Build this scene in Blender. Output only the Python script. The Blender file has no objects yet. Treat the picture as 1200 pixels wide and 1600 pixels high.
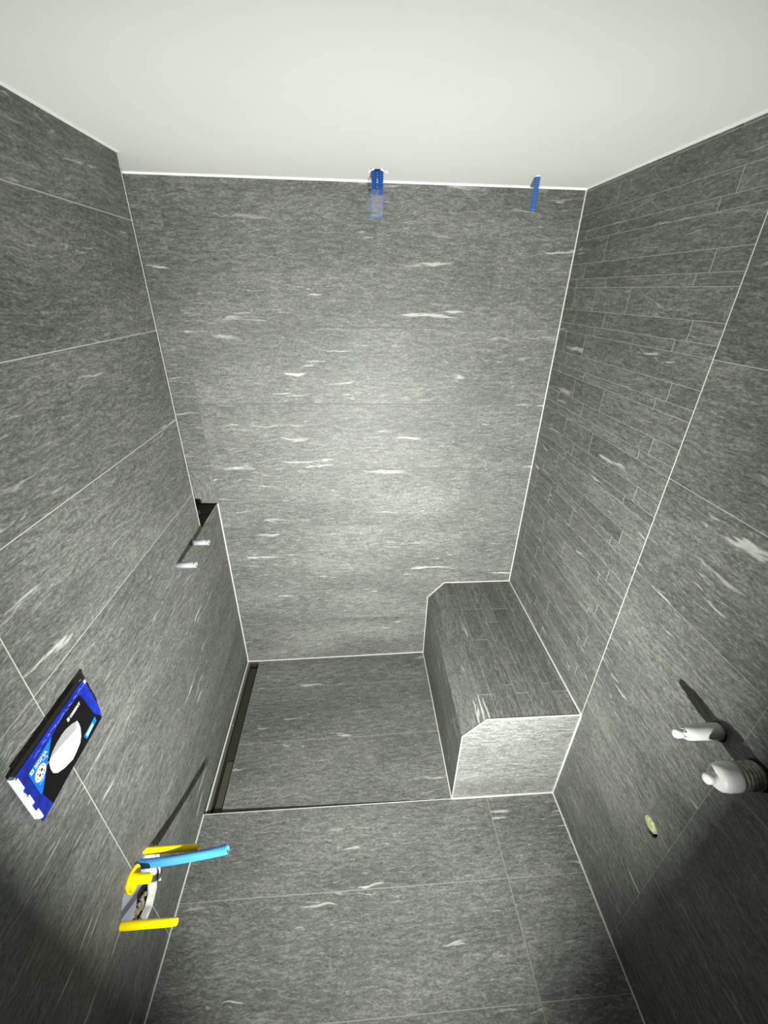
import bpy, bmesh, math, random
from mathutils import Vector, Matrix
from mathutils.geometry import tessellate_polygon

# ------------------------------------------------------------------ scene, camera, light, exposure
S = bpy.context.scene
COL = S.collection
W, D, H = 1.485, 1.783, 2.25          # room width, distance of the back wall, ceiling height
XB, YB, ZB = 1.038, 0.9635, 0.52      # bench: left side, front, top
YN, ZN = 1.540, 1.0245                # recess at the end of the left wall: front edge, sill
Y0 = -1.3                             # the room goes on behind the photographer
LAMP = Vector((0.735, -0.20, 1.00))

cd = bpy.data.cameras.new('camera')
cam = bpy.data.objects.new('camera', cd); COL.objects.link(cam)
cd.sensor_fit = 'VERTICAL'; cd.sensor_height = 24.0; cd.lens = 646.88 / 1600 * 24.0
cd.clip_start = 0.02
yaw, pitch, roll = 0.07575685, -0.49128737, -0.01874938
fwd = Vector((math.sin(yaw) * math.cos(pitch), math.cos(yaw) * math.cos(pitch), math.sin(pitch)))
rt = Vector((math.cos(yaw), -math.sin(yaw), 0)); dn = fwd.cross(rt)
r2 = math.cos(roll) * rt + math.sin(roll) * dn
d2 = -math.sin(roll) * rt + math.cos(roll) * dn
m = Matrix((r2, -d2, -fwd)).transposed().to_4x4(); m.translation = Vector((0.65009, 0, 1.91962))
cam.matrix_world = m
S.camera = cam

wd = bpy.data.worlds.new('world'); S.world = wd; wd.use_nodes = True
wd.node_tree.nodes['Background'].inputs[0].default_value = (0.9, 0.8, 0.62, 1)
wd.node_tree.nodes['Background'].inputs[1].default_value = 0.02

ld = bpy.data.lights.new('work_lamp_light', 'AREA')
ld.shape = 'RECTANGLE'; ld.size = 0.065; ld.size_y = 0.030; ld.energy = 60; ld.spread = math.radians(132)
ld.color = (0.985, 1.0, 0.955)
lo = bpy.data.objects.new('work_lamp_light', ld); COL.objects.link(lo)
lo.location = LAMP
lo.rotation_euler = (math.radians(90 - 3), 0, 0)      # faces the back wall, tipped up

S.view_settings.view_transform = 'Standard'
S.view_settings.look = 'None'
S.view_settings.gamma = 1.0
S.view_settings.use_curve_mapping = False
S.view_settings.exposure = 0.0

# ------------------------------------------------------------------ materials
def mat(name, col, rough=0.5, metal=0.0, trans=0.0, alpha=1.0, noise=0.0, nscale=60, bump=0.0, ior=1.45, sss=0):
    m = bpy.data.materials.new(name); m.use_nodes = True
    nt = m.node_tree; b = nt.nodes['Principled BSDF']
    b.inputs['Base Color'].default_value = (*col, 1)
    b.inputs['Roughness'].default_value = rough
    b.inputs['Metallic'].default_value = metal
    b.inputs['Transmission Weight'].default_value = trans
    b.inputs['Alpha'].default_value = alpha
    b.inputs['IOR'].default_value = ior
    if noise or bump:
        tc = nt.nodes.new('ShaderNodeTexCoord'); n = nt.nodes.new('ShaderNodeTexNoise')
        n.inputs['Scale'].default_value = nscale; n.inputs['Detail'].default_value = 4
        nt.links.new(tc.outputs['Object'], n.inputs['Vector'])
        if noise:
            r = nt.nodes.new('ShaderNodeValToRGB')
            lo_, hi_ = [max(0, c * (1 - noise)) for c in col], [min(1, c * (1 + noise)) for c in col]
            r.color_ramp.elements[0].position = 0.3; r.color_ramp.elements[0].color = (*lo_, 1)
            r.color_ramp.elements[1].position = 0.7; r.color_ramp.elements[1].color = (*hi_, 1)
            nt.links.new(n.outputs['Fac'], r.inputs['Fac']); nt.links.new(r.outputs['Color'], b.inputs['Base Color'])
        if bump:
            bp = nt.nodes.new('ShaderNodeBump'); bp.inputs['Strength'].default_value = bump
            bp.inputs['Distance'].default_value = 0.002
            nt.links.new(n.outputs['Fac'], bp.inputs['Height']); nt.links.new(bp.outputs['Normal'], b.inputs['Normal'])
    return m

def stone_mat(name, gain=1.0, veins=1.0):
    """grey quartzite-look porcelain: u runs along the streaks, v across, each tile has its own offset"""
    m = bpy.data.materials.new(name); m.use_nodes = True
    nt = m.node_tree; N = nt.nodes; Lk = nt.links; b = N['Principled BSDF']
    uv = N.new('ShaderNodeUVMap'); uv.uv_map = 'stone'
    # gentle warp of the streak direction
    wn = N.new('ShaderNodeTexNoise'); wn.inputs['Scale'].default_value = 7; wn.inputs['Detail'].default_value = 2
    Lk.new(uv.outputs['UV'], wn.inputs['Vector'])
    sub = N.new('ShaderNodeVectorMath'); sub.operation = 'SUBTRACT'; sub.inputs[1].default_value = (0.5, 0.5, 0.5)
    Lk.new(wn.outputs['Color'], sub.inputs[0])
    sc = N.new('ShaderNodeVectorMath'); sc.operation = 'MULTIPLY'; sc.inputs[1].default_value = (0.0, 0.045, 0)
    Lk.new(sub.outputs[0], sc.inputs[0])
    add = N.new('ShaderNodeVectorMath'); add.operation = 'ADD'
    Lk.new(uv.outputs['UV'], add.inputs[0]); Lk.new(sc.outputs[0], add.inputs[1])
    def noise(su, sv, detail=3, rough=0.55, off=0.0, dist=0.0):
        mp = N.new('ShaderNodeMapping'); mp.inputs['Scale'].default_value = (su, sv, 1)
        mp.inputs['Location'].default_value = (off, off * 0.7, off)
        Lk.new(add.outputs[0], mp.inputs['Vector'])
        n = N.new('ShaderNodeTexNoise'); n.inputs['Scale'].default_value = 1
        n.inputs['Detail'].default_value = detail; n.inputs['Roughness'].default_value = rough
        n.inputs['Distortion'].default_value = dist
        Lk.new(mp.outputs[0], n.inputs['Vector'])
        return n.outputs['Fac']
    def math_(op, a, b_=None, clamp=False):
        n = N.new('ShaderNodeMath'); n.operation = op; n.use_clamp = clamp
        for i, q in enumerate((a, b_)):
            if q is None: continue
            if isinstance(q, (int, float)): n.inputs[i].default_value = q
            else: Lk.new(q, n.inputs[i])
        return n.outputs[0]
    def ramp(f, lo_, hi_):
        n = N.new('ShaderNodeMapRange'); n.interpolation_type = 'SMOOTHSTEP'
        n.inputs['From Min'].default_value = lo_; n.inputs['From Max'].default_value = hi_
        Lk.new(f, n.inputs['Value']); return n.outputs[0]
    fine = noise(85, 240, 5, 0.72, 0.0, 0.5)
    mid = noise(20, 100, 5, 0.66, 3.1, 0.4)
    broad = noise(2.0, 6.0, 3, 0.5, 8.3)
    fleck = noise(16, 85, 3, 0.6, 21.7, 0.5)
    g = math_('ADD', math_('MULTIPLY', fine, 0.49), math_('MULTIPLY', mid, 0.34))
    g = math_('ADD', g, math_('MULTIPLY', broad, 0.17))
    base = N.new('ShaderNodeValToRGB'); cr = base.color_ramp
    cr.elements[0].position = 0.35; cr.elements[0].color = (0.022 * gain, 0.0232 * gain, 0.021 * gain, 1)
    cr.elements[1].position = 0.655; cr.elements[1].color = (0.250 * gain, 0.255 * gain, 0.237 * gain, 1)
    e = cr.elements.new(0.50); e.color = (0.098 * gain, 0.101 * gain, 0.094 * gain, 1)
    Lk.new(g, base.inputs['Fac'])
    # pale elongated flecks and veins, in sparse clusters
    vn = noise(4.4, 46, 4, 0.55, 5.5, 0.35)
    gate = ramp(noise(2.6, 7.5, 1, 0.5, 12.2), 0.40, 0.60)
    v1 = math_('MULTIPLY', ramp(vn, 0.625, 0.70), gate)
    v2 = math_('MULTIPLY', ramp(fleck, 0.63, 0.74), math_('ADD', math_('MULTIPLY', gate, 0.5), 0.12))
    v = math_('MULTIPLY', math_('MAXIMUM', v1, v2), math_('ADD', math_('MULTIPLY', fine, 0.8), 0.42), True)
    v = math_('MULTIPLY', v, veins, True)
    mx = N.new('ShaderNodeMix'); mx.data_type = 'RGBA'
    Lk.new(v, mx.inputs['Factor']); Lk.new(base.outputs['Color'], mx.inputs[6])
    mx.inputs[7].default_value = (0.50, 0.505, 0.475, 1)
    Lk.new(mx.outputs[2], b.inputs['Base Color'])
    b.inputs['Roughness'].default_value = 0.56
    b.inputs['Specular IOR Level'].default_value = 0.5
    bp = N.new('ShaderNodeBump'); bp.inputs['Strength'].default_value = 0.28; bp.inputs['Distance'].default_value = 0.0012
    Lk.new(g, bp.inputs['Height']); Lk.new(bp.outputs['Normal'], b.inputs['Normal'])
    return m

M_STONE = stone_mat('grey_stone_tile', 1.12, 0.9)
M_BENCHTILE = M_STONE
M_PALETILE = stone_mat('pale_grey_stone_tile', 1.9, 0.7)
M_GROUT = mat('grey_grout', (0.42, 0.425, 0.40), 0.9)
M_GROUT_MID = mat('middle_grey_grout', (0.24, 0.245, 0.225), 0.9)
M_GROUT_DK = mat('mid_grey_grout', (0.13, 0.133, 0.122), 0.9)
M_SEAL = mat('pale_silicone', (0.62, 0.62, 0.585), 0.45)
M_SEALW = mat('white_ceiling_silicone', (0.90, 0.905, 0.89), 0.6)
M_CEIL = mat('ceiling_paint', (0.72, 0.735, 0.705), 0.9, noise=0.02, nscale=3)
M_PLASTER = mat('raw_plaster', (0.30, 0.26, 0.20), 0.95, noise=0.5, nscale=40, bump=0.8)
M_SILLSHADE = mat('shaded_sill', (0.035, 0.035, 0.028), 0.8, noise=0.4, nscale=30)  # the sill lies unlit; that shade is put into its near-black colour
M_STEEL = mat('brushed_steel', (0.62, 0.64, 0.63), 0.28, 1.0)
M_CHROME = mat('chrome', (0.42, 0.46, 0.46), 0.30, 0.35)
M_DARKSTEEL = mat('dark_drain_steel', (0.030, 0.030, 0.022), 0.5, 0.2)
M_BLACK = mat('black_gap', (0.008, 0.008, 0.007), 0.9)
M_YELLOW = mat('yellow_plastic', (0.95, 0.76, 0.0), 0.38)
M_BLUEPIPE = mat('sky_blue_conduit', (0.055, 0.27, 0.66), 0.5)
M_BLUEDK = mat('royal_blue_conduit', (0.010, 0.085, 0.36), 0.35)
M_BLUEMID = mat('mid_blue_conduit', (0.05, 0.16, 0.46), 0.32)
M_FILM = mat('clear_sleeve_film', (0.30, 0.30, 0.42), 0.15, alpha=0.22)
M_LAV = mat('galvanised_plate', (0.50, 0.51, 0.62), 0.35, 0.35, noise=0.12, nscale=15)
M_WHITEP = mat('white_plastic', (0.60, 0.60, 0.595), 0.45)
M_OFFW = mat('chalky_white_collar', (0.70, 0.70, 0.64), 0.7, noise=0.25, nscale=60)
M_GREYP = mat('translucent_grey_thread', (0.24, 0.235, 0.20), 0.25, noise=0.4, nscale=120)
M_FOAM = mat('yellow_green_foam', (0.50, 0.52, 0.26), 0.9, noise=0.35, nscale=120, bump=0.6)
M_BAG = mat('royal_blue_wrap', (0.006, 0.018, 0.26), 0.35, noise=0.45, nscale=45, bump=0.5)
M_BLK = mat('black_print', (0.004, 0.004, 0.004), 0.5)
M_BLK.node_tree.nodes['Principled BSDF'].inputs['Specular IOR Level'].default_value = 0.2
M_SKY = mat('bright_blue_print', (0.0, 0.14, 0.62), 0.5)
M_PALEB = mat('pale_blue_print', (0.40, 0.62, 0.90), 0.4)
M_WPRINT = mat('white_print', (0.62, 0.63, 0.62), 0.5)
M_GPRINT = mat('grey_print', (0.27, 0.28, 0.27), 0.5)
M_CARD = mat('brown_grey_card', (0.16, 0.145, 0.11), 0.8)
M_STYRO = mat('white_styrofoam', (0.80, 0.86, 0.93), 0.7)
M_LAMPBODY = mat('black_lamp_metal', (0.02, 0.02, 0.02), 0.5)

# ------------------------------------------------------------------ helpers
def link(name, bm, mats, parent=None, smooth=False):
    me = bpy.data.meshes.new(name)
    bmesh.ops.recalc_face_normals(bm, faces=bm.faces[:])
    bm.to_mesh(me); bm.free()
    for mm in (mats if isinstance(mats, (list, tuple)) else [mats]): me.materials.append(mm)
    if smooth:
        for p in me.polygons: p.use_smooth = True
    o = bpy.data.objects.new(name, me); COL.objects.link(o)
    if parent: o.parent = parent; o.matrix_parent_inverse = parent.matrix_world.inverted()
    return o

def empty(name, loc):
    o = bpy.data.objects.new(name, None); COL.objects.link(o); o.location = loc
    o.empty_display_size = 0.05
    o.matrix_world = Matrix.Translation(loc)
    return o

def tag(o, label, cat, group=None):
    o['label'] = label; o['category'] = cat
    if group: o['group'] = group
    return o

def struct(o): o['kind'] = 'structure'; return o

def box(bm, x0, x1, y0, y1, z0, z1, mi=0):
    v = [bm.verts.new(p) for p in ((x0,y0,z0),(x1,y0,z0),(x1,y1,z0),(x0,y1,z0),(x0,y0,z1),(x1,y0,z1),(x1,y1,z1),(x0,y1,z1))]
    for f in ((0,3,2,1),(4,5,6,7),(0,1,5,4),(1,2,6,5),(2,3,7,6),(3,0,4,7)):
        bm.faces.new([v[i] for i in f]).material_index = mi

def bar(bm, a, b, w, up=Vector((0,0,1)), h=None):
    """square bar between two points"""
    a, b = Vector(a), Vector(b); h = h or w; d = (b - a).normalized()
    if abs(d.dot(up)) > 0.95: up = Vector((0,1,0))
    s = d.cross(up).normalized(); t = s.cross(d).normalized()
    vs = []
    for p in (a, b):
        for sx, sy in ((-1,-1),(1,-1),(1,1),(-1,1)):
            vs.append(bm.verts.new(p + s * sx * w/2 + t * sy * h/2))
    for f in ((0,1,2,3),(7,6,5,4),(0,4,5,1),(1,5,6,2),(2,6,7,3),(3,7,4,0)):
        bm.faces.new([vs[i] for i in f])

def lathe(bm, prof, origin, axis, seg=28, mi=0, caps=True):
    """prof: list of (distance along axis, radius)"""
    origin, axis = Vector(origin), Vector(axis).normalized()
    up = Vector((0,0,1)) if abs(axis.z) < 0.9 else Vector((0,1,0))
    s = axis.cross(up).normalized(); t = s.cross(axis).normalized()
    rings = []
    for d, r in prof:
        if r < 1e-6: rings.append([bm.verts.new(origin + axis * d)]); continue
        rings.append([bm.verts.new(origin + axis*d + (s*math.cos(a) + t*math.sin(a))*r) for a in [2*math.pi*i/seg for i in range(seg)]])
    for A, B in zip(rings, rings[1:]):
        for i in range(seg):
            j = (i+1) % seg
            if len(A) == 1 and len(B) == 1: continue
            if len(A) == 1: f = bm.faces.new((A[0], B[i], B[j]))
            elif len(B) == 1: f = bm.faces.new((A[i], B[0], A[j]))
            else: f = bm.faces.new((A[i], B[i], B[j], A[j]))
            f.material_index = mi; f.smooth = True
    if caps:
        if len(rings[0]) > 1: bm.faces.new(rings[0]).material_index = mi
        if len(rings[-1]) > 1: bm.faces.new(rings[-1][::-1]).material_index = mi
    return rings

def corrugated(bm, path, r0, r1, pitch, seg=20, wall=0.0015):
    """ribbed flexible conduit swept along a path (list of points), open at both ends"""
    pts = [Vector(p) for p in path]
    L = [0]
    for a, b in zip(pts, pts[1:]): L.append(L[-1] + (b-a).length)
    def at(s):
        for i in range(len(pts)-1):
            if s <= L[i+1] + 1e-9:
                f = (s - L[i]) / (L[i+1]-L[i]); return pts[i].lerp(pts[i+1], f), (pts[i+1]-pts[i]).normalized()
        return pts[-1], (pts[-1]-pts[-2]).normalized()
    n = int(L[-1] / pitch); prev = None; first = None
    up = Vector((0.1, 0.3, 1)).normalized() if abs((pts[1]-pts[0]).normalized().z) < 0.9 else Vector((0,1,0))
    stat = []
    for k in range(n):
        for f, r in ((0.0, r0), (0.18, r1), (0.55, r1), (0.73, r0)):
            stat.append(((k+f)*L[-1]/n, r))
    stat.append((L[-1], r0))
    def ring(s, r):
        p, d = at(s); a = d.cross(up).normalized(); b = a.cross(d)
        return [bm.verts.new(p + (a*math.cos(t)+b*math.sin(t))*r) for t in [2*math.pi*i/seg for i in range(seg)]]
    def skin(A, B):
        for i in range(seg):
            j = (i+1) % seg
            bm.faces.new((A[i], B[i], B[j], A[j])).smooth = False
    for s, r in stat:
        R = ring(s, r)
        if prev: skin(prev, R)
        else: first = R
        prev = R
    inner = ring(L[-1], r0-wall); skin(prev, inner)
    deep = ring(max(L[-1]*0.1, 0.002), r0-wall); skin(inner, deep)
    bm.faces.new(deep)

random.seed(11)
def tiled(bm, O, U, V, N_, tiles, grout_rects, gap=0.0028, depth=0.0004, flip=False, holes=None, sheet_holes=None):
    """tiles: (u0,u1,v0,v1) or a polygon list [(u,v)...]; slot 0 tile, slot 1 grout. holes: {tile index: [polygon]}"""
    O, U, V, N_ = Vector(O), Vector(U), Vector(V), Vector(N_)
    uvl = bm.loops.layers.uv.get('stone') or bm.loops.layers.uv.new('stone')
    def P(u, v, d=0): return O + U*u + V*v + N_*d
    def setuv(f, off, uvs):
        for lp, (u, v) in zip(f.loops, uvs):
            a, b = (v, u) if flip else (u, v)
            lp[uvl].uv = (a + off[0], b + off[1])
    def face(poly, d, off, mi, hole=None):
        if hole:
            ring = [poly, hole]
            tris = tessellate_polygon([[Vector((u, v, 0)) for u, v in r] for r in ring])
            flat = poly + hole
            vs = [bm.verts.new(P(u, v, d)) for u, v in flat]
            for t in tris:
                a, b, c = [flat[i] for i in t]
                area = (b[0]-a[0])*(c[1]-a[1]) - (b[1]-a[1])*(c[0]-a[0])
                order = list(t)
                if (U.cross(V).dot(N_) > 0) != (area > 0): order = order[::-1]
                f = bm.faces.new([vs[i] for i in order]); f.material_index = mi
                setuv(f, off, [flat[i] for i in order])
            return
        area = sum(poly[i][0]*poly[(i+1)%len(poly)][1] - poly[(i+1)%len(poly)][0]*poly[i][1] for i in range(len(poly)))
        q = list(poly)
        if (U.cross(V).dot(N_) > 0) != (area > 0): q = q[::-1]
        f = bm.faces.new([bm.verts.new(P(u, v, d)) for u, v in q]); f.material_index = mi
        setuv(f, off, q)
    for k, t in enumerate(tiles):
        off = (random.uniform(0, 40), random.uniform(0, 40))
        if isinstance(t, tuple):
            u0, u1, v0, v1 = t; g = gap/2
            poly = [(u0+g, v0+g), (u1-g, v0+g), (u1-g, v1-g), (u0+g, v1-g)]
        else: poly = t
        hole = holes.get(k) if holes else None
        face(poly, 0, off, 0, hole)
        for ring in ([poly] + ([hole] if hole else [])):
            dd = depth if ring is poly else 0.009
            for i in range(len(ring)):
                (a, b), (c, d_) = ring[i], ring[(i+1) % len(ring)]
                vs = [bm.verts.new(P(a, b)), bm.verts.new(P(c, d_)), bm.verts.new(P(c, d_, -dd)), bm.verts.new(P(a, b, -dd))]
                f = bm.faces.new(vs); f.material_index = 0
                setuv(f, off, [(a, b), (c, d_), (c, d_), (a, b)])
    for i, gr in enumerate(grout_rects):
        if isinstance(gr, tuple):
            u0, u1, v0, v1 = gr; gr = [(u0,v0),(u1,v0),(u1,v1),(u0,v1)]
        face(gr, -depth, (0, 0), 1, sheet_holes.get(i) if sheet_holes else None)

def rows(lo, hi, joints):
    e = [lo] + sorted(j for j in joints if lo + 0.004 < j < hi - 0.004) + [hi]
    return list(zip(e, e[1:]))

ZJ = [0.29, 0.59, 0.89, 1.19, 1.49, 1.79, 2.09]

def stag(u0, u1, v0, v1, cuts):
    return [(a, b, v0, v1) for a, b in rows(u0, u1, cuts)]

# ------------------------------------------------------------------ room shell
SLAB = 0.06
def slab(name, x0, x1, y0, y1, z0, z1, parent, m_=None):
    b = bmesh.new(); box(b, x0, x1, y0, y1, z0, z1); return link(name, b, m_ or M_PLASTER, parent)

# back wall
bm = bmesh.new()
T = []
for v0, v1 in rows(-0.03, H, ZJ):
    for u0, u1 in rows(-0.16, W, [0.0, 1.19]):
        T.append((u0, u1, v0, v1))
# low end of the recess: one narrow tile is cut with its streaks upright
T = [t for t in T if not (abs(t[0]+0.16) < 1e-6 and t[3] <= 1.2)]
T += [(-0.16, 0.0, -0.03, ZN)]
tiled(bm, (0, D, 0), (1,0,0), (0,0,1), (0,-1,0), T, [(-0.16, W, -0.03, H)])
tiled(bm, (0, D, 0), (1,0,0), (0,0,1), (0,-1,0), [(-0.16, 0.0, ZN, 1.19)], [], flip=True)
def link_raw(name, bm, mats):
    me = bpy.data.meshes.new(name); bm.to_mesh(me); bm.free()
    for mm in mats: me.materials.append(mm)
    o = bpy.data.objects.new(name, me); COL.objects.link(o); return o
box(bm, -0.20, W + 0.1, D + 0.002, D + SLAB, -0.08, H + 0.06, 1)
struct(link_raw('wall_back', bm, [M_STONE, M_GROUT_DK]))

# left wall: full height up to the recess, below the sill it runs on to the back wall
bm = bmesh.new()
OPEN = [(0.500,0.392),(0.513,0.425),(0.538,0.452),(0.572,0.468),(0.612,0.466),(0.652,0.438),(0.697,0.392),
        (0.690,0.345),(0.665,0.285),(0.640,0.240),(0.600,0.226),(0.558,0.236),(0.530,0.300),(0.507,0.350)]
T, holes = [], {}
def oneside(a, b):      # tiles meet the opening at the vertical joint y=0.60, so one tile spans it there
    return (a, b)
for v0, v1 in rows(0.0, H, ZJ):
    cuts = [0.60, -0.60]
    hi = D if v1 <= ZN else YN
    if v0 < ZN < v1:                      # row that is cut for the recess
        T += [(Y0, -0.60, v0, v1), (-0.60, 0.60, v0, v1)]
        T.append([(0.601, v0+.001), (D, v0+.001), (D, ZN), (YN, ZN), (YN, v1-.001), (0.601, v1-.001)])
        continue
    for u0, u1 in rows(Y0, hi, cuts): T.append((u0, u1, v0, v1))
# cut the fixing opening out of the four tiles around it
def clip(poly, box_):
    u0, u1, v0, v1 = box_
    for ax, val, sgn in ((0,u0,1),(0,u1,-1),(1,v0,1),(1,v1,-1)):
        out = []
        for i in range(len(poly)):
            a, b = poly[i], poly[(i+1) % len(poly)]
            ia, ib = (a[ax]-val)*sgn >= 0, (b[ax]-val)*sgn >= 0
            if ia: out.append(a)
            if ia != ib:
                t = (val-a[ax])/(b[ax]-a[ax]); out.append((a[0]+(b[0]-a[0])*t, a[1]+(b[1]-a[1])*t))
        poly = out
    return poly
# the opening lies on joints y=0.60 and z=0.29: rebuild those tiles as triangulated pieces
from mathutils.geometry import delaunay_2d_cdt
cut_tiles = [t for t in T if isinstance(t, tuple) and t[0] < 0.70 and t[1] > 0.49 and t[2] < 0.47 and t[3] > 0.22]
T = [t for t in T if t not in cut_tiles]
tiled(bm, (0,0,0), (0,1,0), (0,0,1), (1,0,0), [t for t in T if not (isinstance(t, tuple) and t[3] < 1.2)], [])
for t in T:
    if isinstance(t, tuple) and t[3] < 1.2:
        u0, u1, v0, v1 = t
        tiled(bm, (0,0,0), (0,1,0), (0,0,1), (1,0,0), [[(u0+.0014, v0+.0004), (u1-.0014, v0+.0004), (u1-.0014, v1-.0004), (u0+.0014, v1-.0004)]], [])
def inside(p, poly):
    c = False
    for i in range(len(poly)):
        a, b = poly[i], poly[i-1]
        if (a[1] > p[1]) != (b[1] > p[1]) and p[0] < (b[0]-a[0])*(p[1]-a[1])/(b[1]-a[1])+a[0]: c = not c
    return c
uvl = bm.loops.layers.uv['stone']
def cut_face(rect, hole, x, mi, off):
    rect_p = [(rect[0],rect[2]),(rect[1],rect[2]),(rect[1],rect[3]),(rect[0],rect[3])]
    h = clip(hole, rect)
    pts = rect_p + h
    ed = [(i, (i+1) % 4) for i in range(4)] + [(4+i, 4+(i+1) % len(h)) for i in range(len(h))]
    vo, eo, fo, *_ = delaunay_2d_cdt([Vector(p) for p in pts], ed, [], 0, 1e-7)
    vs = [bm.verts.new((x, p[0], p[1])) for p in vo]
    for f in fo:
        c = sum((vo[i] for i in f), Vector((0,0)))/len(f)
        if inside(c, hole) or not (rect[0]-1e-6 <= c[0] <= rect[1]+1e-6 and rect[2]-1e-6 <= c[1] <= rect[3]+1e-6): continue
        ff = bm.faces.new([vs[i] for i in f]); ff.material_index = mi
        ff.normal_update()
        if ff.normal.x < 0: ff.normal_flip()
        for lp in ff.loops: lp[uvl].uv = (lp.vert.co.y + off[0], lp.vert.co.z + off[1])
for t in cut_tiles:
    g = 0.0014; h = 0.0004
    cut_face((t[0]+g, t[1]-g, t[2]+h, t[3]-h), OPEN, 0.0, 0, (random.uniform(0, 40), random.uniform(0, 40)))
big = (0.30, 0.90, 0.10, 0.55)
cut_face(big, OPEN, -0.0004, 1, (0, 0))
for i in range(len(OPEN)):                # thickness of the tile around the opening
    a, b = OPEN[i], OPEN[(i+1) % len(OPEN)]
    f = bm.faces.new([bm.verts.new(p) for p in ((0,*a),(0,*b),(-0.009,*b),(-0.009,*a))]); f.material_index = 1
for r in ((Y0,0.30,0,H),(0.30,0.90,0,0.10),(0.30,0.90,0.55,H),(0.90,D,0,ZN),(0.90,YN,ZN,H)):
    tiled(bm, (0,0,0), (0,1,0), (0,0,1), (1,0,0), [], [r])
# end of the upper wall and the inside of the recess
tiled(bm, (0,YN,0), (1,0,0), (0,0,1), (0,1,0), [(-0.16,0,ZN,H)], [])
tiled(bm, (-0.155,0,0), (0,1,0), (0,0,1), (1,0,0), [(YN,D,ZN,1.79),(YN,D,1.79,H)], [])
# masonry behind
box(bm, -0.155, -0.05, Y0, YN-0.002, 0.0, H, 1)
box(bm, -0.155, -0.05, YN-0.002, D, 0.0, ZN-0.02, 1)
box(bm, -0.21, -0.157, Y0, D, 0.0, H, 1)
WL = struct(link_raw('wall_left', bm, [M_STONE, M_GROUT]))
bm = bmesh.new(); box(bm, -0.155, -0.0015, YN, D-0.0015, ZN-0.018, ZN-0.004)
link('recess_sill', bm, M_SILLSHADE, WL)
bm = bmesh.new()                           # raw wall seen inside the opening
box(bm, -0.049, -0.040, 0.47, 0.73, 0.20, 0.50)
for (a, b) in ((0.47,0.48),(0.72,0.73)): box(bm, -0.040, -0.0125, a, b, 0.20, 0.50)
box(bm, -0.040, -0.0125, 0.48, 0.72, 0.20, 0.21); box(bm, -0.040, -0.0125, 0.48, 0.72, 0.49, 0.50)
link('raw_plaster', bm, M_PLASTER, WL)
bm = bmesh.new()                           # chalky cut edge of the board around the opening
re_ = random.Random(4)
cyo, czo = 0.600, 0.345
inn = [(a + (cyo-a)*(0.02+re_.uniform(0, 0.05)), b + (czo-b)*(0.02+re_.uniform(0, 0.05))) for a, b in OPEN]
for i in range(len(OPEN)):
    j = (i+1) % len(OPEN)
    a0, a1 = OPEN[i], OPEN[j]; b0, b1 = inn[i], inn[j]
    q = [[bm.verts.new((x, *p)) for p in pr] for x, pr in ((-0.0025, (a0, a1)), (-0.0035, (b0, b1)), (-0.0215, (b0, b1)), (-0.0215, (a0, a1)))]
    for k in range(4): bm.faces.new((q[k][0], q[k][1], q[(k+1)%4][1], q[(k+1)%4][0]))
link('cut_edge', bm, M_OFFW, WL)

# right wall: plain tiles near, narrow mosaic strips beyond the joint over the bench
bm = bmesh.new()
T = []
for v0, v1 in rows(0.0, H, ZJ):
    for u0, u1 in rows(Y0, YB, [0.505 if v1 < 1.5 else -0.1, -0.7]): T.append((u0, u1, v0, v1))
OV = [(0.5740 + 0.0290*math.cos(a), 0.5630 + 0.0245*math.sin(a)) for a in [2*math.pi*i/24 for i in range(24)]]
def tight(t, gu, gv): return [(t[0]+gu, t[2]+gv), (t[1]-gu, t[2]+gv), (t[1]-gu, t[3]-gv), (t[0]+gu, t[3]-gv)]
hk = [i for i, t in enumerate(T) if t[0] <= 0.54 and t[1] >= 0.61 and t[2] <= 0.53 and t[3] >= 0.589]
tiled(bm, (W,0,0), (0,1,0), (0,0,1), (-1,0,0), [tight(t, .0005, .0003) if t[3] < 1.2 else tight(t, .0010, .0010) for t in T], [(Y0,0.51,0,H),(0.66,D,0,H),(0.51,0.66,0,0.50),(0.51,0.66,0.585+0.02,H),(0.51,0.66,0.50,0.605)],
      holes={hk[0]: OV}, sheet_holes={4: OV}, gap=0.0028)
z = 1.79 + 0.15*4; k = 0
T = []
rk = random.Random(5)
while z > -0.02:
    for hgt, always, often, some in ((0.073, 1.56, 1.36, 1.71), (0.048, 1.067, 1.467, 1.67), (0.029, 1.107, 1.51, 1.712)):
        z1, z0 = min(z, H), max(z - hgt, 0.0)
        if z1 - z0 > 0.004 and z0 < H:
            cuts = [always] + ([often] if rk.random() < 0.62 else []) + ([some] if rk.random() < 0.6 else [])
            for a, b in rows(YB, D, cuts): T.append((a, b, z0, z1))
        z -= hgt
tiled(bm, (W,0,0), (0,1,0), (0,0,1), (-1,0,0), [tight(t, .0012, .0007) for t in T], [], gap=0.0022)
box(bm, W+0.02, W+SLAB+0.02, Y0, D+SLAB, 0, H, 1)
WR = struct(link_raw('wall_right', bm, [M_STONE, M_GROUT]))

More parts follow.
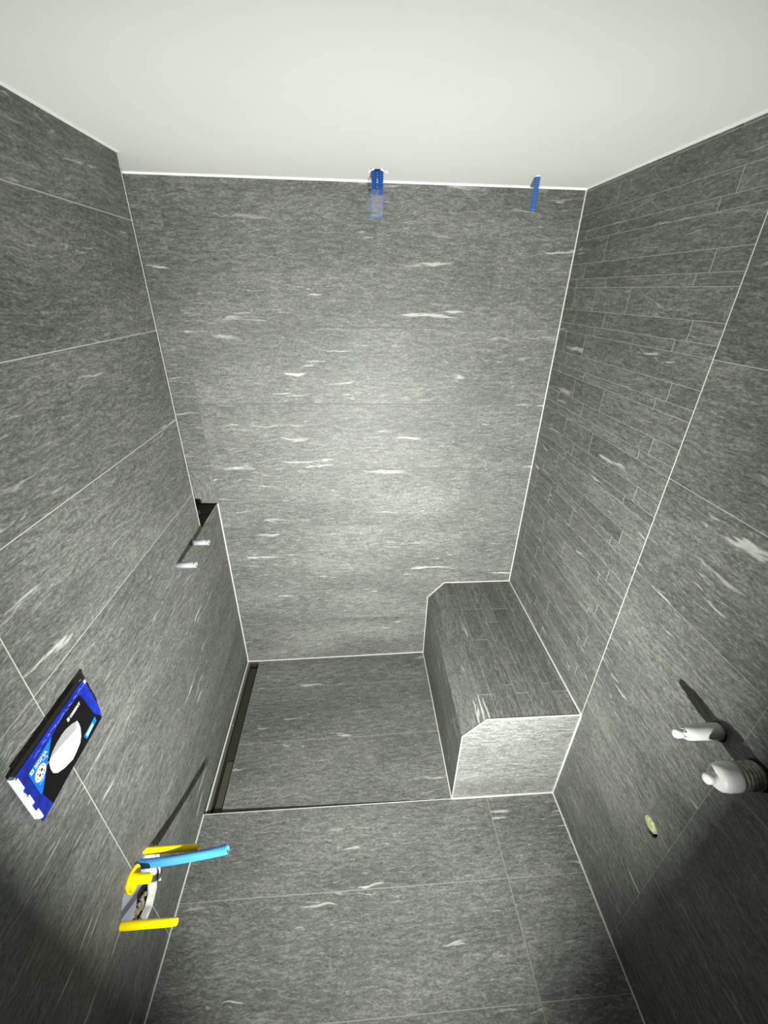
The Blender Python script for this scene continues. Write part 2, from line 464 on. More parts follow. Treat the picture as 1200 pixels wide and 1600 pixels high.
# near floor and the slightly lower shower floor that falls to the drain
bm = bmesh.new()
T = []
for v0, v1 in rows(Y0, YB, [0.68, 0.375, 0.07, -0.235, -0.54]):
    for u0, u1 in rows(0, W, [1.19]): T.append((u0, u1, v0, v1))
tiled(bm, (0,0,0), (1,0,0), (0,1,0), (0,0,1), T, [(0,W,Y0,YB)])
box(bm, -0.21, W+0.06, Y0, YB, -0.09, -0.002, 1)
struct(link_raw('floor', bm, [M_STONE, M_GROUT_MID]))
bm = bmesh.new()
XD = 0.066; FALL = -0.020
U = Vector((XB - XD, 0, -FALL)); ul = U.length; U.normalize()
NN = U.cross(Vector((0,1,0))).normalized()
T = [(0, ul, a, b) for a, b in rows(YB, D, [1.273, 1.583])]
tiled(bm, (XD, 0, FALL), U, (0,1,0), NN, T, [(0, ul, YB, D)])
box(bm, -0.2, XB, YB, D, -0.09, -0.045, 1)
v = [bm.verts.new(p) for p in ((XD,YB,FALL-.001),(XD,D,FALL-.001),(XD,D,-0.046),(XD,YB,-0.046))]
bm.faces.new(v).material_index = 1
struct(link_raw('floor', bm, [M_STONE, M_GROUT_MID]))

bm = bmesh.new(); box(bm, -0.21, W+0.08, Y0, D+SLAB, H, H+0.05)
struct(link('ceiling', bm, M_CEIL))

# sealant lines and edge profiles of the room
trims = []
def trim(m_, *bars):
    bm = bmesh.new()
    for a, b, w in bars: bar(bm, a, b, w)
    o = link('trim_%d' % (len(trims)+1), bm, m_); struct(o); trims.append(o); return o
e = 0.0012
trim(M_SEALW, ((-0.155, D-e, H-e), (W, D-e, H-e), 0.0085))
trim(M_SEALW, ((W-e, Y0, H-e), (W-e, D-0.004, H-e), 0.006))
trim(M_SEALW, ((e, Y0, H-e), (e, YN, H-e), 0.005))
trim(M_SEAL, ((W-e, D-e, ZB), (W-e, D-e, H-0.004), 0.0048))
trim(M_SEAL, ((e, D-e, FALL), (e, D-e, ZN), 0.0060))
trim(M_SEAL, ((W+0.0002, YB, 0.0), (W+0.0002, YB, H-0.004), 0.0018))
trim(M_SEAL, ((e, D-e, FALL+0.002), (XD, D-e, FALL+0.002), 0.0055), ((XD, D-e, FALL+0.001), (XB, D-e, 0.001), 0.0055))
trim(M_SEAL, ((e, Y0, e), (e, YB-0.002, e), 0.0055))
trim(M_SEAL, ((W-e, Y0, e), (W-e, YB, e), 0.0060))
trim(M_SEAL, ((0.004, YB-0.0008, -0.0004), (XB, YB-0.0008, -0.0004), 0.0022))
trim(M_SEAL, ((-0.0002, YN-0.0006, ZN+0.001), (-0.0002, YN-0.0006, H-0.006), 0.0024))
trim(M_GROUT, ((-0.0012, YN, ZN-0.001), (-0.0012, D-0.005, ZN-0.001), 0.0030))
trim(M_SEAL, ((e, YB+0.006, FALL+0.001), (e, D-0.004, FALL+0.001), 0.0060))

# ------------------------------------------------------------------ tiled bench
bench = tag(empty('shower_bench', (XB, YB, 0)), 'grey tiled shower bench with a chamfered edge built against the right wall', 'bench')
CH = [(XB, 0.424), (1.122, ZB)]           # chamfer from the side face up to the top
bm = bmesh.new()
band = [(W-0.015, W, 'mid'), (W-0.066, W-0.015, 'mid'), (W-0.095, W-0.066, 'thin'), (W-0.167, W-0.095, 'tall'),
        (W-0.217, W-0.167, 'mid'), (W-0.246, W-0.217, 'thin'), (W-0.318, W-0.246, 'tall'), (1.122, W-0.318, 'mid')]
cutsets = {'tall': [[1.358, 1.563], [1.56]], 'mid': [[1.069, 1.467, 1.674], [1.069, 1.674]], 'thin': [[1.11, 1.713], [1.11, 1.563]]}
T = []
for i, (a, b, kind) in enumerate(band):
    for c, d in rows(YB, D, cutsets[kind][i % 2]): T.append((a, b, c, d))
tiled(bm, (0,0,ZB), (1,0,0), (0,1,0), (0,0,1), [tight(t, .0006, .0012) for t in T], [(1.122, W, YB, D)], flip=True)
link_p = link_raw('seat', bm, [M_BENCHTILE, M_GROUT]); link_p.parent = bench; link_p.matrix_parent_inverse = bench.matrix_world.inverted()
def child(o, par): o.parent = par; o.matrix_parent_inverse = par.matrix_world.inverted(); return o
bm = bmesh.new()
cu = Vector((CH[1][0]-CH[0][0], 0, CH[1][1]-CH[0][1])); cl = cu.length; cu.normalize()
T = []
for (a, b), cs in zip(rows(0, cl, [0.048, 0.077]), ([1.067, 1.50], [1.467], [1.36, 1.62])):
    for c, d in rows(YB, D, cs): T.append((a, b, c, d))
tiled(bm, (CH[0][0],0,CH[0][1]), cu, (0,1,0), Vector((-cu.z,0,cu.x)), T, [(0,cl,YB,D)], gap=0.0020, flip=True)
child(link_raw('chamfer', bm, [M_BENCHTILE, M_GROUT_DK]), bench)
bm = bmesh.new()
T = [(a, b, v0, v1) for (v0, v1), cs in zip(rows(0, CH[0][1], [0.073,0.121,0.15,0.223,0.271,0.30,0.373]), ([1.56],[1.067],[1.36],[1.1],[1.5],[1.3],[1.1],[1.067])) for a, b in rows(YB, D, cs)]
tiled(bm, (XB,0,0), (0,1,0), (0,0,1), (-1,0,0), T, [(YB,D,-0.03,CH[0][1])], gap=0.0020)
child(link_raw('side_panel', bm, [M_BENCHTILE, M_GROUT_DK]), bench)
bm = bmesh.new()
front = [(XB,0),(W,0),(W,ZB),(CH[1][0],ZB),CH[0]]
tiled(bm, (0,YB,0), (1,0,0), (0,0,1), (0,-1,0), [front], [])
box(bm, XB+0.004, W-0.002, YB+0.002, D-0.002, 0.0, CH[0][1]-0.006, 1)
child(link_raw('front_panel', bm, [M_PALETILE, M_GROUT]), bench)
bm = bmesh.new()
y = YB-0.0006
for a, b in (((XB,y,0),(XB,y,CH[0][1])), ((XB,y,CH[0][1]),(CH[1][0],y,ZB)), ((CH[1][0],y,ZB),(W-0.003,y,ZB))): bar(bm, a, b, 0.0036)
bar(bm, (XB, y-0.001, 0.002), (W-0.003, y-0.001, 0.002), 0.0055)
bar(bm, (W-0.0018, YB-0.002, 0.004), (W-0.0018, YB-0.002, ZB), 0.0052)
bar(bm, (W-0.0018, YB, ZB+0.0015), (W-0.0018, D, ZB+0.0015), 0.0055)
y = D-0.0018
for a, b in (((XB,y,0),(XB,y,CH[0][1])), ((XB,y,CH[0][1]),(CH[1][0],y,ZB+.001)), ((CH[1][0],y,ZB+.001),(W,y,ZB+.001))): bar(bm, a, b, 0.0055)
bar(bm, (XB-0.001, YB, 0.0015), (XB-0.001, D, 0.0015), 0.0045)
link('sealant', bm, M_SEAL, bench)

# ------------------------------------------------------------------ linear drain along the left wall
drain = tag(empty('linear_drain', (0.035, YB, FALL)), 'long dark linear drain channel in the shower floor beside the left wall', 'drain')
bm = bmesh.new()
x0, x1 = 0.018, 0.0655
box(bm, x0, x1, YB+0.002, D-0.02, -0.044, -0.040)
box(bm, x0, x0+0.0015, YB+0.002, D-0.02, -0.040, FALL)
box(bm, x1-0.0015, x1, YB+0.002, D-0.02, -0.040, FALL)
box(bm, x0, x1, D-0.0215, D-0.02, -0.040, FALL)
link('channel', bm, M_DARKSTEEL, drain)
bm = bmesh.new()
box(bm, 0.005, 0.0175, YB+0.001, D-0.007, FALL-0.006, FALL-0.001)
box(bm, 0.0175, 0.066, D-0.0195, D-0.006, FALL-0.006, FALL-0.001)
link('rim', bm, mat('worn_grey_rim', (0.075, 0.077, 0.068), 0.6), drain)
bm = bmesh.new()
box(bm, x0+0.004, x1-0.005, 1.20, D-0.05, -0.036, -0.027)
link('cover_strip', bm, M_DARKSTEEL, drain)
bm = bmesh.new()
box(bm, x0+0.012, x1-0.003, YB+0.010, 1.195, -0.034, -0.0285)
link('cover_insert', bm, mat('olive_protective_film', (0.050, 0.050, 0.034), 0.55), drain)
bm = bmesh.new(); lathe(bm, [(0,0),(0,0.003),(0.002,0.003),(0.0035,0)], (0.012, 1.375, FALL-0.001), (0,0,1), 10)
link('screw_head', bm, M_STEEL, drain)

# ------------------------------------------------------------------ shower connection stubs on the left wall
def stub(y, z, length, label):
    t = tag(empty('pipe_stub', (0, y, z)), label, 'pipe stub', 'chrome shower connection stubs')
    bm = bmesh.new()
    lathe(bm, [(-0.001,0.0112),(length-0.0095,0.0112),(length-0.009,0.0102)], (0,y,z), (1,0,0))
    link('pipe', bm, M_CHROME, t)
    bm = bmesh.new()
    lathe(bm, [(length-0.0088,0.0098),(length-0.0078,0.0114),(length,0.0114),(length,0.0066),(length-0.006,0.0066),(length-0.006,0)], (0,y,z), (1,0,0), caps=False)
    link('end_plug', bm, M_CHROME, t)
stub(1.278, 1.030, 0.068, 'short chrome pipe stub on the left wall, the one nearer the viewer')
stub(1.430, 1.030, 0.068, 'short chrome pipe stub on the left wall, the one nearer the recess')

bm = bmesh.new(); box(bm, -0.085, -0.045, 1.665, 1.685, ZN-0.004, ZN+0.014)
bmesh.ops.rotate(bm, verts=bm.verts[:], cent=(-0.065,1.675,ZN), matrix=Matrix.Rotation(0.9, 3, 'Z'))
bmesh.ops.bevel(bm, geom=bm.edges[:], offset=0.003, segments=2, affect='EDGES')
tag(link('spacer_block', bm, mat('grey_plastic_block', (0.30,0.30,0.30), 0.6)), 'small grey block lying on the dark sill of the wall recess', 'block')

# ------------------------------------------------------------------ conduits from the ceiling
def conduit(x, y, zb, label, m_, group=None, r=0.0098):
    t = tag(empty('cable_conduit', (x, y, H)), label, 'conduit', group)
    bm = bmesh.new(); corrugated(bm, [(x,y,H-0.0005),(x,y,zb)], r-0.0032, r, 0.0058)
    link('ribbed_tube', bm, m_, t)
    return t
c1 = conduit(0.7240, 1.642, 2.189, 'left blue ribbed conduit of the pair hanging from the ceiling', M_BLUEDK, 'blue conduits from the ceiling')
c2 = conduit(0.7438, 1.636, 2.186, 'right blue ribbed conduit of the pair hanging from the ceiling', M_BLUEDK, 'blue conduits from the ceiling')
c3 = conduit(1.2470, 1.636, 2.160, 'single blue ribbed conduit hanging from the ceiling near the right corner', M_BLUEMID, 'blue conduits from the ceiling')
bm = bmesh.new(); lathe(bm, [(0,0.0096),(0.002,0.0125),(0.003,0.0096)], (1.247,1.636,H-0.003), (0,0,1), caps=False)
link('plaster_ring', bm, M_SEALW, c3)
bm = bmesh.new()
rr = random.Random(3)
cx, cy = 0.7338, 1.639
ring_o = [(cx + (0.023+rr.uniform(0,0.006))*math.cos(a), cy + (0.0125+rr.uniform(-0.001,0.004))*math.sin(a)) for a in [2*math.pi*i/18 for i in range(18)]]
lo_ = [bm.verts.new((x, y, H-0.0006)) for x, y in ring_o]; bm.faces.new(lo_)
child(link('ceiling_hole', bm, M_BLACK), c1)
bm = bmesh.new()
for sx, sy, dx, dy in ((-0.024,-0.006,-0.004,0.010),(0.026,-0.004,0.006,0.008),(0.010,-0.015,0.012,-0.002),(-0.012,-0.015,-0.010,-0.003)):
    p = Vector((cx+sx, cy+sy, H-0.001)); q = p + Vector((dx,dy,-0.004))
    bar(bm, p, q, 0.004)
link('plaster_chip', bm, M_SEALW, c1)
# clear film sleeve pushed over the pair
bm = bmesh.new()
prof = []
for i in range(28):
    a = 2*math.pi*i/28; c, s_ = math.cos(a), math.sin(a)
    prof.append((cx + math.copysign(abs(c)**0.6, c)*0.0215, cy + math.copysign(abs(s_)**0.8, s_)*0.0118))
R = []
for z in (2.200, 2.188, 2.165, 2.145, 2.127):
    R.append([bm.verts.new((x + (0.0006*math.sin(z*900)) - 0.0012*(2.2-z)/0.07, y, z)) for x, y in prof])
for A, B in zip(R, R[1:]):
    for i in range(28): bm.faces.new((A[i], A[(i+1)%28], B[(i+1)%28], B[i])).smooth = True
slv = empty('film_sleeve', (cx, cy, 2.16))
tag(slv, 'clear plastic film sleeve over the lower ends of the paired blue conduits', 'sleeve')
link('film', bm, M_FILM, slv)
bm = bmesh.new()
for x_ in (cx-0.022, cx+0.020): bar(bm, (x_, cy-0.003, 2.186), (x_-0.0008, cy-0.003, 2.128), 0.0016)
bar(bm, (cx-0.021, cy-0.012, 2.1275), (cx+0.019, cy-0.012, 2.1275), 0.0026)
link('film_edge', bm, M_BLUEMID, slv)

# ------------------------------------------------------------------ wrapped flush-plate box on the left wall
fb = tag(empty('flush_plate_box', (0, 0.589, 1.05)), 'blue and black wrapped flush plate box with white printing, mounted on the left wall', 'box')
FX = 0.022
bm = bmesh.new(); box(bm, 0.0005, FX-0.004, 0.484, 0.696, 0.990, 1.118)
bmesh.ops.bevel(bm, geom=bm.edges[:], offset=0.002, segments=1, affect='EDGES')
link('card_core', bm, M_CARD, fb)
# white foam end with stepped edge
bm = bmesh.new()
box(bm, 0.0075, FX-0.003, 0.4775, 0.4835, 0.990, 1.122)
for z0, z1, y1 in ((1.088,1.120,0.4822),(1.040,1.066,0.4826),(0.992,1.020,0.4820)): box(bm, 0.012, FX+0.0008, 0.4780, y1, z0, z1)
link('foam_end', bm, M_STYRO, fb)
bm = bmesh.new(); box(bm, 0.012, FX+0.001, 0.694, 0.6995, 1.114, 1.1225)
link('foam_corner', bm, M_STYRO, fb)
# blue wrap: front sheet with ragged outline and a little thickness
bm = bmesh.new()
rr = random.Random(8)
out = []
def edge(a, b, n, j):
    for i in range(n):
        t = i/n; out.append((a[0]+(b[0]-a[0])*t + rr.uniform(-j,j), a[1]+(b[1]-a[1])*t + rr.uniform(-j,j)))
edge((0.481,1.127), (0.697,1.126), 14, 0.0008); edge((0.697,1.126), (0.7035,1.016), 8, 0.0010)
edge((0.7035,1.016), (0.699,0.990), 3, 0.0008); edge((0.699,0.990), (0.560,0.988), 10, 0.0016); edge((0.560,0.988), (0.478,0.982), 7, 0.0010); edge((0.478,0.982), (0.482,1.127), 12, 0.0012)
def sheet(bm, poly, x, th, mi=0):
    f = [bm.verts.new((x, a, b)) for a, b in poly]; k = [bm.verts.new((x-th, a, b)) for a, b in poly]
    bm.faces.new(f).material_index = mi; bm.faces.new(k[::-1]).material_index = mi
    for i in range(len(poly)):
        j = (i+1) % len(poly); bm.faces.new((f[i], f[j], k[j], k[i])).material_index = mi
sheet(bm, out, FX, 0.0035)
wrap = link('wrap', bm, M_BAG, fb)
def decal(name, poly, m_, lift, th=0.0003):
    bm = bmesh.new(); sheet(bm, poly, FX+lift, th); return link(name, bm, m_, wrap)
decal('black_panel', [(0.569,1.106),(0.598,1.110),(0.636,1.112),(0.670,1.107),(0.676,1.080),(0.678,1.057),(0.684,1.020),(0.6945,1.004),(0.6975,0.9905),(0.667,0.9890),(0.618,0.9885),(0.572,0.9880),(0.545,0.9865),(0.508,0.984),(0.5015,1.037)], M_BLK, 0.0004)
decal('bright_blue_panel', [(0.571,1.1075),(0.499,1.1015),(0.4985,1.035),(0.503,1.034)], M_SKY, 0.0007)
decal('toilet_picture', [(0.636,1.065),(0.637,1.052),(0.6355,1.040),(0.628,1.023),(0.619,1.013),(0.604,1.008),(0.587,1.004),(0.562,1.014),(0.545,1.026),(0.538,1.038),(0.538,1.052),(0.541,1.066),(0.548,1.072),(0.559,1.078),(0.573,1.0815),(0.591,1.083),(0.606,1.081),(0.621,1.075)], M_WPRINT, 0.0007)
decal('toilet_lid', [(0.634,1.066),(0.621,1.075),(0.606,1.0805),(0.591,1.0825),(0.573,1.081),(0.559,1.0775),(0.548,1.0715),(0.575,1.066),(0.605,1.057),(0.624,1.052)], M_GPRINT, 0.0010)
decal('blue_button', [(0.681,1.017),(0.680,1.003),(0.637,0.998),(0.634,1.013)], M_SKY, 0.0007)
decal('button_text_band', [(0.668,1.0125),(0.667,1.004),(0.641,1.001),(0.640,1.0105)], M_PALEB, 0.0010)
circ = [(0.5185+0.0155*math.cos(a)+0.003*math.sin(a), 1.0735+0.0145*math.sin(a)) for a in [2*math.pi*i/26 for i in range(26)]]
decal('plate_picture', circ, M_WPRINT, 0.0010)
for i, (a, b, r) in enumerate(((0.523,1.076,0.0030),(0.515,1.071,0.0026),(0.512,1.078,0.0014),(0.526,1.069,0.0016),(0.519,1.082,0.0013),(0.529,1.080,0.0013),(0.508,1.070,0.0012),(0.520,1.065,0.0014))):
    decal('plate_mark', [(a+r*math.cos(t), b+r*math.sin(t)) for t in [2*math.pi*j/8 for j in range(8)]], M_BLK, 0.0013)
def text(body, size, y, z, m_, lift, rot=0.0, xs=1.0, name='lettering'):
    cu = bpy.data.curves.new(name, 'FONT'); cu.body = body; cu.size = size; cu.extrude = 0.0002; cu.offset = size*0.025
    o = bpy.data.objects.new('tmp', cu); COL.objects.link(o)
    bpy.context.view_layer.update()
    me = bpy.data.meshes.new_from_object(o.evaluated_get(bpy.context.evaluated_depsgraph_get()))
    bpy.data.objects.remove(o)
    M3 = Matrix(((0,0,1),(1,0,0),(0,1,0))).to_4x4()     # text x -> +y, text y -> +z, facing +x
    R_ = Matrix.Rotation(rot, 4, 'Z') @ Matrix.Diagonal((xs,1,1,1))
    me.transform(Matrix.Translation((FX+lift, y, z)) @ M3 @ R_)
    me.materials.append(m_)
    q = bpy.data.objects.new(name, me); COL.objects.link(q)
    return child(q, wrap)
text('GEBERIT', 0.0098, 0.6245, 1.0890, M_WPRINT, 0.0012, 0.0, 1.0)
decal('logo_square', [(0.6165,1.0885),(0.6225,1.0885),(0.6225,1.0970),(0.6165,1.0970)], M_WPRINT, 0.0010)
text('SIGMA', 0.0120, 0.5140, 1.0925, M_WPRINT, 0.0012, 0.0, 1.0)
decal('logo_square', [(0.5020,1.0915),(0.5105,1.0915),(0.5105,1.1005),(0.5020,1.1005)], M_WPRINT, 0.0010)
decal('logo_dot', [(0.5048,1.0945),(0.5078,1.0945),(0.5078,1.0975),(0.5048,1.0975)], M_SKY, 0.0013)
decal('small_print', [(0.5335,1.0865),(0.5435,1.0870),(0.5435,1.0885),(0.5335,1.0880)], M_PALEB, 0.0010)
decal('small_print', [(0.5060,1.0545),(0.5200,1.0555),(0.5200,1.0568),(0.5060,1.0560)], M_PALEB, 0.0010)
for a, b, c, d in ((0.5440,1.0800,0.5450,1.0870),(0.5350,1.0710,0.5420,1.0720)):
    decal('print_mark', [(a,b),(c,b),(c,d),(a,d)], M_WPRINT, 0.0010)
# pale creases along the top of the wrap
bm = bmesh.new()
for i in range(34):
    y_ = 0.520 + i*0.005 + rr.uniform(-0.003, 0.003); z_ = 1.1135 + rr.uniform(-0.002, 0.004)
    w_ = rr.uniform(0.003, 0.010)
    sheet(bm, [(y_, z_), (y_+w_, z_-rr.uniform(0.0,0.0015)), (y_+w_*0.9, z_+rr.uniform(0.0005,0.002)), (y_+w_*0.4, z_+rr.uniform(0.001,0.003))], FX+0.0003+i*2e-6, 0.0002)
link('crease', bm, mat('pale_blue_crease', (0.10, 0.12, 0.50), 0.3), wrap)

# ------------------------------------------------------------------ toilet fixing opening low on the left wall
mp = tag(empty('mounting_plate', (-0.02, 0.60, 0.34)), 'grey metal mounting plate with a broken white collar in a low hole, left wall', 'plate')
bm = bmesh.new()
hole = [(0.618,0.309),(0.634,0.290),(0.640,0.262),(0.628,0.240),(0.609,0.226),(0.586,0.232),(0.559,0.248),(0.541,0.275),(0.540,0.294),(0.552,0.287),(0.562,0.296),(0.574,0.291),(0.583,0.300),(0.597,0.318)]
HN = len(hole)
outer = [(0.495,0.228),(0.705,0.228),(0.705,0.476),(0.495,0.476)]
tris = tessellate_polygon([[Vector((*p,0)) for p in outer], [Vector((*p,0)) for p in hole]])
vs = [bm.verts.new((-0.022, *p)) for p in outer+hole]; vb = [bm.verts.new((-0.024, *p)) for p in outer+hole]
for t in tris:
    bm.faces.new([vs[i] for i in t]); bm.faces.new([vb[i] for i in reversed(t)])
for i in range(HN):
    a, b = 4+i, 4+(i+1) % HN; bm.faces.new((vs[a], vs[b], vb[b], vb[a]))
link('plate', bm, M_LAV, mp)
bm = bmesh.new()
box(bm, -0.0218, -0.012, 0.628, 0.640, 0.40, 0.415)
link('bracket', bm, M_STEEL, mp)
bm = bmesh.new()                            # loose mortar and pipe end in the plate's hole
rr = random.Random(21)
box(bm, -0.039, -0.036, 0.53, 0.66, 0.212, 0.33)
link('pipe_void', bm, M_BLACK, mp)
bm = bmesh.new()
for i in range(16):
    t_ = i/15; c_ = Vector((-0.029, 0.553 + 0.064*t_ + rr.uniform(-0.008, 0.008), 0.262 - 0.012*t_ + rr.uniform(-0.016, 0.020)))
    mt = Matrix.Translation(c_) @ Matrix.Diagonal((rr.uniform(0.5,1), rr.uniform(0.6,1.3), rr.uniform(0.5,1.1), 1))
    bmesh.ops.create_icosphere(bm, subdivisions=1, radius=0.0095, matrix=mt)
link('rubble', bm, M_PLASTER, mp)
bm = bmesh.new()
film = [(0.700,0.372),(0.693,0.335),(0.684,0.297),(0.668,0.262),(0.655,0.246),(0.651,0.256),(0.664,0.285),(0.676,0.320),(0.684,0.352),(0.690,0.380)]
F1 = [bm.verts.new((0.0015 + 0.007*abs(math.sin(i*1.3)), a_, b_)) for i, (a_, b_) in enumerate(film)]
F2 = [bm.verts.new(v_.co - Vector((0.0008,0,0))) for v_ in F1]
n_ = len(film)
for i in range(4):
    for Q in (F1, F2): bm.faces.new((Q[i], Q[i+1], Q[n_-2-i], Q[n_-1-i]))
for i in range(n_): bm.faces.new((F1[i], F1[(i+1)%n_], F2[(i+1)%n_], F2[i]))
link('torn_film', bm, M_STYRO, mp)

def peg(y, z, length, label):
    t = empty('bolt_sleeve', (0, y, z)); tag(t, label, 'bolt sleeve', 'yellow sleeves over the fixing bolts')
    bm = bmesh.new()
    lathe(bm, [(-0.009,0.0098),(0.002,0.0102),(length*0.5,0.0100),(length-0.012,0.0096),(length-0.002,0.0088),(length,0.0075),(length,0.0045),(length-0.01,0.0045),(length-0.01,0)], (0,y,z), (1,-0.0,0.0), caps=False)
    link('sleeve', bm, M_YELLOW, t)
    bm = bmesh.new(); bar(bm, (0.01, y-0.0101, z), (length-0.012, y-0.0096, z), 0.0012)
    link('seam', bm, M_YELLOW, t)
peg(0.669, 0.406, 0.149, 'yellow plastic bolt sleeve on the left wall, the one next to the sky-blue hose')
peg(0.501, 0.400, 0.147, 'yellow plastic bolt sleeve on the left wall, the one nearest the viewer')

# sky blue conduit, rising slightly
bp = tag(empty('flexible_hose', (0, 0.634, 0.412)), 'sky-blue ribbed hose sticking out of the left wall between yellow fittings', 'hose')
path = [( -0.008 + 0.262*t, 0.634 + 0.004*t, 0.410 + 0.008*t + 0.034*t*t) for t in [i/24 for i in range(25)]]
bm = bmesh.new(); corrugated(bm, path, 0.0096, 0.0124, 0.0056, seg=22)
link('ribbed_tube', bm, M_BLUEPIPE, bp)

yp = tag(empty('flush_pipe_plug', (0, 0.590, 0.437)), 'yellow plastic plug with round flange and short stem above the white collar, left wall', 'plug')
bm = bmesh.new()
lathe(bm, [(-0.006,0.0),(-0.006,0.031),(0.004,0.0335),(0.006,0.0335),(0.006,0.0305),(-0.001,0.028),(-0.001,0.0)], (0,0.588,0.437), (1,0,0), caps=False)
link('flange', bm, M_YELLOW, yp)
bm = bmesh.new()
lathe(bm, [(-0.001,0.0135),(0.046,0.0125),(0.050,0.0120),(0.050,0.0085),(0.04,0.0085),(0.04,0)], (0,0.588,0.437), (1,0,0), caps=False)
link('stem', bm, M_YELLOW, yp)

# ------------------------------------------------------------------ outlets on the right wall
def small_bottle():
    y, z = 0.554, 1.030
    t = tag(empty('pipe_cap_bottle', (W, y, z)), 'small white plastic bottle-shaped cap sticking out of the right wall', 'pipe cap', 'white caps on the right wall')
    bm = bmesh.new()
    lathe(bm, [(0.001,0.0165),(0.006,0.0185),(0.04,0.0180),(0.068,0.0172),(0.082,0.0160),(0.089,0.0125),(0.092,0.0095)], (W,y,z), (-1,0,0))
    link('body', bm, M_WHITEP, t)
    bm = bmesh.new()
    lathe(bm, [(0.0915,0.0093),(0.095,0.0088),(0.098,0.0108),(0.107,0.0108),(0.112,0.0085),(0.114,0.0)], (W,y,z), (-1,0,0), caps=False)
    for k in range(3):
        a = math.radians(70+k*50)
        box(bm, W-0.098, W-0.090, y+0.012*math.cos(a)-0.001, y+0.012*math.cos(a)+0.001, z+0.012*math.sin(a)-0.001, z+0.012*math.sin(a)+0.001)
    link('nozzle', bm, M_WHITEP, t)
small_bottle()
def large_bottle():
    y, z = 0.452, 1.034
    t = tag(empty('pipe_cap_bottle', (W, y, z)), 'large white plastic bottle-shaped cap with grey ribbed base on the right wall', 'pipe cap', 'white caps on the right wall')
    bm = bmesh.new()
    prof = [(0.004,0.0262)]
    d = 0.008
    while d < 0.045: prof += [(d,0.0262),(d+0.0015,0.0285),(d+0.0048,0.0285),(d+0.0062,0.0262)]; d += 0.0088
    prof += [(0.052,0.0280)]
    lathe(bm, prof, (W,y,z), (-1,0,0))
    link('threaded_base', bm, M_GREYP, t)
    bm = bmesh.new()
    lathe(bm, [(0.0521,0.0282),(0.060,0.0288),(0.080,0.0284),(0.090,0.0265),(0.0955,0.0225),(0.097,0.0150)], (W,y,z), (-1,0,0))
    link('dome', bm, M_WHITEP, t)
    bm = bmesh.new()
    lathe(bm, [(0.0971,0.0112),(0.106,0.0105),(0.108,0.0118),(0.116,0.0112),(0.1195,0.0080),(0.1205,0.0)], (W,y,z), (-1,0,0), caps=False)
    link('nozzle', bm, M_WHITEP, t)
    bm = bmesh.new()
    lathe(bm, [(-0.0008,0.0),(-0.0008,0.0315),(0.0012,0.0315),(0.0035,0.0275),(0.0035,0.0)], (W,y,z), (-1,0,0), caps=False)
    link('hole_ring', bm, M_BLACK, t)
large_bottle()
bm = bmesh.new()
lathe(bm, [(-0.0005,0.0175),(-0.0005,0.0225),(0.0008,0.0225),(0.0008,0.0175)], (W,0.556,1.024), (-1,0,0), caps=False)
link('hole_ring', bm, M_BLACK, bpy.data.objects['pipe_cap_bottle'])

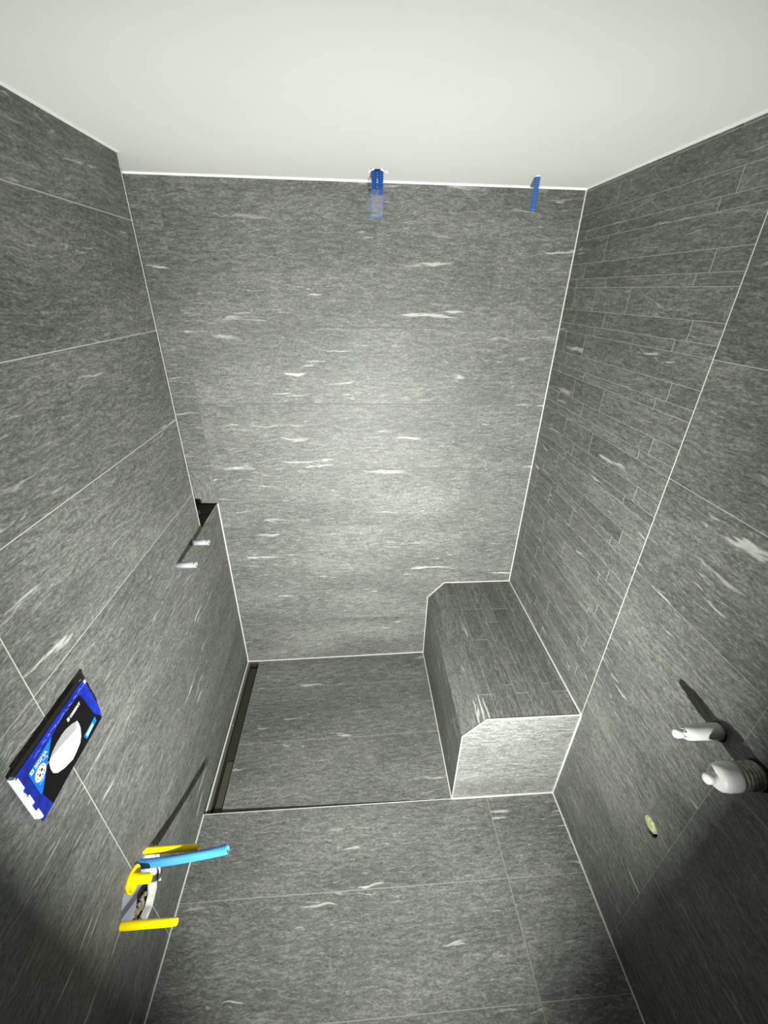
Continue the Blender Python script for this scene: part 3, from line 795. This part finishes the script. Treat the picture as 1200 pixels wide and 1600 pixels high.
fp = tag(empty('foam_plug', (W, 0.575, 0.566)), 'pale yellow-green foam plug in a slotted hole low in the right wall', 'foam plug')
bm = bmesh.new()
ov = [(0.5775+0.0245*math.cos(a), 0.5680+0.0185*math.sin(a)) for a in [2*math.pi*i/22 for i in range(22)]]
A = [bm.verts.new((W+0.001, a, b)) for a, b in ov]; B = [bm.verts.new((W+0.018, a, b)) for a, b in ov]
C_ = [bm.verts.new((W-0.002, 0.5775+(a-0.5775)*0.8, 0.5680+(b-0.5680)*0.7)) for a, b in ov]
bm.faces.new(C_[::-1]); bm.faces.new(B)
for i in range(22):
    j = (i+1) % 22; bm.faces.new((A[i], B[i], B[j], A[j])); bm.faces.new((C_[i], A[i], A[j], C_[j]))
link('foam', bm, M_FOAM, fp, True)
bm = bmesh.new(); box(bm, W+0.017, W+0.019, 0.53, 0.62, 0.530, 0.600)
link('hole_back', bm, M_BLACK, fp)

# ------------------------------------------------------------------ work lamp on a stand, behind the camera's field of view
lp = tag(empty('work_lamp', (LAMP.x, LAMP.y, 0)), 'black work lamp with beam-cutting side flaps on a tripod stand, out of view', 'lamp')
def lat(ang, dist): return dist*math.tan(math.radians(ang))
bm = bmesh.new(); box(bm, LAMP.x-0.045, LAMP.x+0.045, LAMP.y-0.055, LAMP.y-0.016, LAMP.z-0.06, LAMP.z+0.06)
link('housing', bm, M_LAMPBODY, lp)
for s, ang in ((-1, 53.0), (1, 50.5)):  # unseen flaps, shaped to cut the beam off at both sides
    bm = bmesh.new()
    xt = s*(lat(ang, 0.11) - 0.034)
    a = Vector((LAMP.x+s*0.047, LAMP.y-0.05, 0)); b = Vector((LAMP.x+xt, LAMP.y+0.11, 0))
    vs = [bm.verts.new(p) for p in ((a.x,a.y,LAMP.z-0.10),(b.x,b.y,LAMP.z-0.20),(b.x,b.y,LAMP.z+0.20),(a.x,a.y,LAMP.z+0.10))]
    vs2 = [bm.verts.new(q.co + Vector((s*0.002, 0, 0))) for q in vs]
    bm.faces.new(vs); bm.faces.new(vs2[::-1])
    for i in range(4): bm.faces.new((vs[i], vs[(i+1)%4], vs2[(i+1)%4], vs2[i]))
    link('beam_flap', bm, M_LAMPBODY, lp)
bm = bmesh.new(); lathe(bm, [(0.25,0.011),(LAMP.z-0.06,0.009)], (LAMP.x, LAMP.y-0.036, 0), (0,0,1))
link('pole', bm, M_LAMPBODY, lp)
for k in range(3):
    a = math.radians(-90 + 120*k)
    bm = bmesh.new(); bar(bm, (LAMP.x, LAMP.y-0.036, 0.40), (LAMP.x+0.2*math.cos(a), LAMP.y-0.036+0.2*math.sin(a), 0.008), 0.014)
    link('leg', bm, M_LAMPBODY, lp)
lo.name = 'work_lamp_light'
lo.parent = lp; lo.matrix_parent_inverse = lp.matrix_world.inverted()
